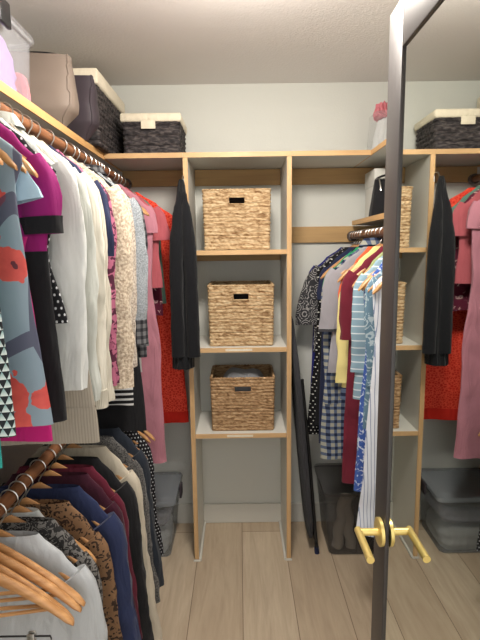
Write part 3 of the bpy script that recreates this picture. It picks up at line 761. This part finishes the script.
bag('handbag', -.725, 1.80, 2.036, .285, .14, .25, 'taupe', 'taupe suede shoulder bag at the edge of the left shelf', radians(4), 1)
bag('handbag', -.675, 1.985, 2.036, .24, .11, .24, 'plum', 'dark plum leather bag between the taupe bag and tall black box', radians(-6), 2, False)

def bin_(name, x, y, z, w, d, h, mat, lidmat, label, handle=None, taper=.06, lid=.03, clips=None, group='plastic storage bins', wall=.003):
    t = empty(name, (x, y, z)); tag(t, label, 'storage bin', group)
    def rr(hw, hd, zz, r=.03, n=6):
        o = []
        for cx, cy, a0 in ((hw-r, hd-r, 0), (-hw+r, hd-r, 90), (-hw+r, -hd+r, 180), (hw-r, -hd+r, 270)):
            for k in range(n+1): a = radians(a0+90*k/n); o.append((cx+r*cos(a), cy+r*sin(a), zz))
        return o
    hb = h-lid; k0 = 1-taper*2; rings = []
    for q in (0, .012, .4, .41, .7, .71, .93, .94, 1):
        s_ = lerp(k0, 1, q)*(.96 if q == 0 else 1) - (.012 if q in (.41, .71) else 0)*0; e = .006 if q in (.94, 1) else 0
        rings.append(rr(w/2*s_+e-.006, d/2*s_+e-.006, hb*q))
    inner = [[(p[0]*(1-wall*2/w), p[1]*(1-wall*2/d), max(p[2], wall)) for p in r] for r in reversed(rings)]
    m = MB(); m.rings(rings+inner, cap0=True, cap1=True); m.build('tub', M[mat], t)
    m = MB(); m.rings([rr(w/2+.002, d/2+.002, hb-.012), rr(w/2+.004, d/2+.004, hb+.002), rr(w/2, d/2, hb+.012), rr(w/2-.012, d/2-.012, hb+.012), rr(w/2-.02, d/2-.02, hb+lid*.6), rr(w/2-.05, d/2-.05, hb+lid*.6)], cap1=True)
    lo = m.build('lid', M[lidmat], t)
    if clips:
        for sx in (-1, 1):
            m = MB(); m.box(-.006, .006, -.03, .03, -.045, .02, b=.003); m.build('latch', M[clips], t, loc=(sx*(w/2+.011), 0, hb))
    return t
bin_('storage_bin', -.605, 2.395, .001, .52, .33, .345, 'smoke', 'lidp', 'cloudy grey lidded bin on the floor left of the tower', clips='plum')
for i, (zz, hh, mm, lb) in enumerate(((.008, .15, 'white', 'light grey folded clothes at the bottom of the left floor bin'), (.16, .09, 'ltgrey', 'darker grey folded clothes halfway up the left floor bin'), (.252, .075, 'greycloth', 'mid grey folded clothes on top inside the left floor bin'))):
    pile('folded_clothes', -.60, 2.395, zz, .43, .26, hh*.93, mm, lb, 'folded clothes', 10+i, 'folded clothes in bins', flat=.3)
bin_('storage_bin', .675, 2.395, .001, .52, .33, .385, 'smoked', 'smoked', 'dark smoked bin with pale rolls, floor right of the tower')
for i, (xx, a, lb) in enumerate(((.50, 8, 'pale rolled towel standing in the dark bin, left one'), (.575, -6, 'pale rolled towel standing in the dark bin, right one'))):
    t = empty('rolled_towel', (xx, 2.315, .012)); t.rotation_euler = (0, radians(a), 0); tag(t, lb, 'towel', 'rolled towels in the dark bin')
    m = MB(); m.tube([(.006*sin(k), 0, .29*k/14) for k in range(15)], [.028+.003*noise.noise((k*.6, i*7, 0)) for k in range(15)], 18); m.build('towel_roll', M['towel'], t)
    m = MB(); sp = [((.004+.0011*k)*cos(k*.6), (.004+.0011*k)*sin(k*.6), .2905) for k in range(20)]; m.tube(sp, .0015, 5); m.build('roll_end', M['beige'], t)
pile('folded_clothes', .73, 2.395, .008, .2, .24, .26, 'blackf', 'black folded clothes in the right half of the dark bin', 'folded clothes', 14, 'folded clothes in bins', flat=.3)
# clear bin on the left shelf
bin_('storage_bin', -.775, 1.35, 2.036, .30, .46, .22, 'clear', 'clear', 'clear bin with lavender contents at the left shelf end', taper=.03, clips='black', lid=.02)
pile('folded_clothes', -.77, 1.345, 2.042, .25, .38, .18, 'lavender', 'lavender folded fabric inside the clear shelf bin', 'folded clothes', 20, 'folded clothes in bins', flat=.4)
pile('folded_clothes', -.70, 1.552, 2.042, .11, .03, .10, 'pink', 'pink folded fabric at the far end inside the clear bin', 'folded clothes', 21, 'folded clothes in bins', flat=.4)
# right top shelf: clear bag with pink ruffle
t = empty('clear_storage_bag', (.735, 2.42, 2.036)); tag(t, 'clear plastic bag holding pink ruffled fabric, right top shelf', 'storage bag')
m = MB(); R = []
for i in range(9):
    v = i/8; R.append([((.085-.01*v)*math.copysign(abs(cos(2*pi*k/32))**.4, cos(2*pi*k/32))*(1+.05*noise.noise((k*.4, v*4, 0))), (.11-.03*v)*math.copysign(abs(sin(2*pi*k/32))**.4, sin(2*pi*k/32)), .20*v) for k in range(32)])
m.rings(R, cap0=True, cap1=True); m.build('plastic_cover', M['clear'], t)
R = []
for i in range(31):
    v = i/30; R.append([((.068)*(1+.16*sin(k*1.4+v*3))*cos(2*pi*k/60)*(1-.4*v), .085*(1+.16*sin(k*1.4))*sin(2*pi*k/60)*(1-.4*v), .008+.165*v+.012*noise.noise((k*.5, v*3, 1))) for k in range(60)])
m = MB(); m.rings(R, cap0=True, cap1=True); o = m.build('ruffled_fabric', M['white'], t)
R = []
for i in range(21):
    v = i/20; R.append([(-.01+(.055)*(1+.2*sin(k*1.6+v*6))*cos(2*pi*k/60)*(1-.3*v)*sst(-.2, .3, v), .07*(1+.2*sin(k*1.6+v*5))*sin(2*pi*k/60)*(1-.5*v), .178+.07*v+.012*noise.noise((k*.5, v*3, 1))) for k in range(60)])
m = MB(); m.rings(R, cap0=True, cap1=True); m.build('pink_bow', M['pink'], t)
# lower right shelf: white box and black purse
t = empty('white_box', (.80, 2.425, 1.736)); tag(t, 'white cardboard box at the back of the lower right shelf', 'box')
bx(-.14, .14, -.085, .085, 0, .20, b=.004).build('carton', M['board'], t)
bx(-.144, .144, -.089, .089, .155, .235, b=.004).build('box_lid', M['board'], t)
t = empty('black_purse', (.73, 2.22, 1.736)); tag(t, 'black purse with a zipper pull standing before the white box', 'purse')
R = []
for i in range(17):
    v = i/16; R.append([((.125-.02*v)*math.copysign(abs(cos(2*pi*k/40))**.5, cos(2*pi*k/40)), (.05-.03*sst(.5, 1, v))*math.copysign(abs(sin(2*pi*k/40))**.6, sin(2*pi*k/40))+.006*noise.noise((k*.3, v*3, 0)), .165*v+.006*v*noise.noise((k*.4, 0, 3))) for k in range(40)])
m = MB(); m.rings(R, cap0=True, cap1=True); m.build('bag_body', M['blackf'], t)
m = MB(); m.tube([(-.1, -.01, .166), (0, -.012, .17), (.1, -.01, .166)], .003, 6); z_ = m.build('zipper', M['steel'], t)
m = MB(); m.tube([(-.09, -.022, .165), (-.092, -.045, .14), (-.09, -.053, .11)], .003, 6); m.build('zipper_pull', M['steel'], z_)
m = MB(); m.tube([(.1*cos(pi*i/16), .0, .16+.03*sin(pi*i/16)) for i in range(17)], .005, 8); m.build('strap', M['black'], t)

# ironing board leaning beside the tower
t = empty('ironing_board', (.366, 2.375, .0)); t.rotation_euler = (0, radians(-5.0), 0)
tag(t, 'dark folded ironing board leaning beside the tower', 'ironing board')
out = []
for k in range(40):
    a = 2*pi*k/40; zc = .66+.60*sin(a); w = .15 if sin(a) < .3 else .15*(1-((sin(a)-.3)/.7)**2*.75)
    out.append((w*math.copysign(abs(cos(a))**.45, cos(a)), .66+.60*math.copysign(abs(sin(a))**.8, sin(a))))
m = MB(); m.rings([[(xx, p[0]*s_, .66+(p[1]-.66)*s_) for p in out] for xx, s_ in ((-.013, .97), (-.008, 1), (.008, 1), (.013, .97))], cap0=True, cap1=True); m.build('padded_cover', M['charcoal'], t)
for yy in (-.10, .10):
    m = MB(); m.tube([(.022, yy, .95), (.028, yy*.8, .5), (.024, yy, .012)], .009, 10); lg = m.build('leg', M['black'], t)
    m = MB(); m.tube([(.024, yy, .0), (.024, yy, .035)], .013, 10); m.build('foot_cap', M['navy2'], lg)
m = MB(); m.tube([(.024, -.13, .06), (.024, .13, .06)], .008, 10); m.build('cross_bar', M['black'], t)

# ------------------------------------------------------------------ mirrored door
MX = .325; DY0, DY1, DZ1 = .26, 1.062, 2.072
d = empty('door_1', (MX+.02, DY0, 0)); tag(d, kind='structure')
def dl(x0, x1, y0, y1, z0, z1, b=0): return bx(x0-MX-.02, x1-MX-.02, y0-DY0, y1-DY0, z0, z1, b=b)
dl(MX+.004, MX+.04, DY0, DY1, .012, DZ1, .003).build('door_panel', M['frame'], d)
dl(MX+.001, MX+.006, DY0+.06, DY1-.078, .09, DZ1-.086).build('mirror', M['mirror'], d, smooth=False)
m = MB()
x0, x1 = -.024, -.014
SW = .085
m.box(x0, x1, DY1-DY0-SW, DY1-DY0, .012, DZ1, b=.0025); m.box(x0, x1, 0, SW*.8, .012, DZ1, b=.0025)
m.box(x0, x1, SW*.8, DY1-DY0-SW, DZ1-.095, DZ1, b=.0025); m.box(x0, x1, SW*.8, DY1-DY0-SW, .012, .10, b=.0025)
m.build('mirror_frame', M['frame'], d)
HY, HZ = 1.0-DY0, .945
for sx, xx in ((-1, -.024), (1, .024)):
    m = MB(); m.tube([(xx-.002*sx*-1, HY, HZ), (xx+.009*sx, HY, HZ), (xx+.011*sx, HY, HZ)], [.032, .032, .028], 28)
    hd = m.build('door_handle', M['brass'], d)
    m = MB(); m.tube([(xx+.008*sx, HY, HZ), (xx+.058*sx, HY, HZ)], .0085, 16); m.tube([(xx+.054*sx, HY+.008, HZ+.001), (xx+.054*sx, HY-.10, HZ)], .0085, 16); m.build('lever', M['brass'], hd)
d.rotation_euler = (0, 0, 0)

# ------------------------------------------------------------------ ceiling light, daylight of the hall, camera
t = empty('ceiling_light', (.04, 1.30, ZC-.001)); tag(t, 'round flush ceiling light above the closet floor', 'ceiling light')
g = NG('lit_diffuser'); g.fin(lin((255, 250, 240)), .5); g.bs.inputs['Emission Color'].default_value = (1, .93, .84, 1); g.bs.inputs['Emission Strength'].default_value = 75; M['lamp'] = g.m
m = MB(); m.tube([(0, 0, 0), (0, 0, -.02), (0, 0, -.025), (0, 0, -.026), (0, 0, -.065), (0, 0, -.07)], [.07, .07, .06, .02, .02, .15], 40); m.build('base_plate', M['doorw'], t)
m = MB(); m.rings([[(.15*cos(radians(a))*cos(2*pi*k/40), .15*cos(radians(a))*sin(2*pi*k/40), -.07-.12*sin(radians(a))) for k in range(40)] for a in (0, 12, 25, 40, 55, 70, 82)], cap1=True); m.build('diffuser', M['lamp'], t)
w = bpy.data.worlds.new('hall_daylight'); SC.world = w; w.use_nodes = True
w.node_tree.nodes['Background'].inputs[0].default_value = (1, .97, .93, 1); w.node_tree.nodes['Background'].inputs[1].default_value = 1.5

cam = bpy.data.cameras.new('camera'); co = bpy.data.objects.new('camera', cam); COL.objects.link(co); SC.camera = co
cam.sensor_fit = 'VERTICAL'; cam.sensor_height = 36; cam.lens = 470*36/640; cam.clip_start = .02
p, r = radians(8.5), radians(.8)
F = Vector((0, cos(p), -sin(p))); U0 = Vector((0, sin(p), cos(p))); X0 = Vector((1, 0, 0))
Rv = X0*cos(r)-U0*sin(r); Uv = U0*cos(r)+X0*sin(r)
mt = Matrix((Rv, Uv, -F)).transposed().to_4x4(); mt.translation = Vector((0, 0, 1.593)); co.matrix_world = mt
vs = SC.view_settings; vs.view_transform = 'Standard'; vs.look = 'None'; vs.gamma = 1; vs.use_curve_mapping = False; vs.exposure = .55
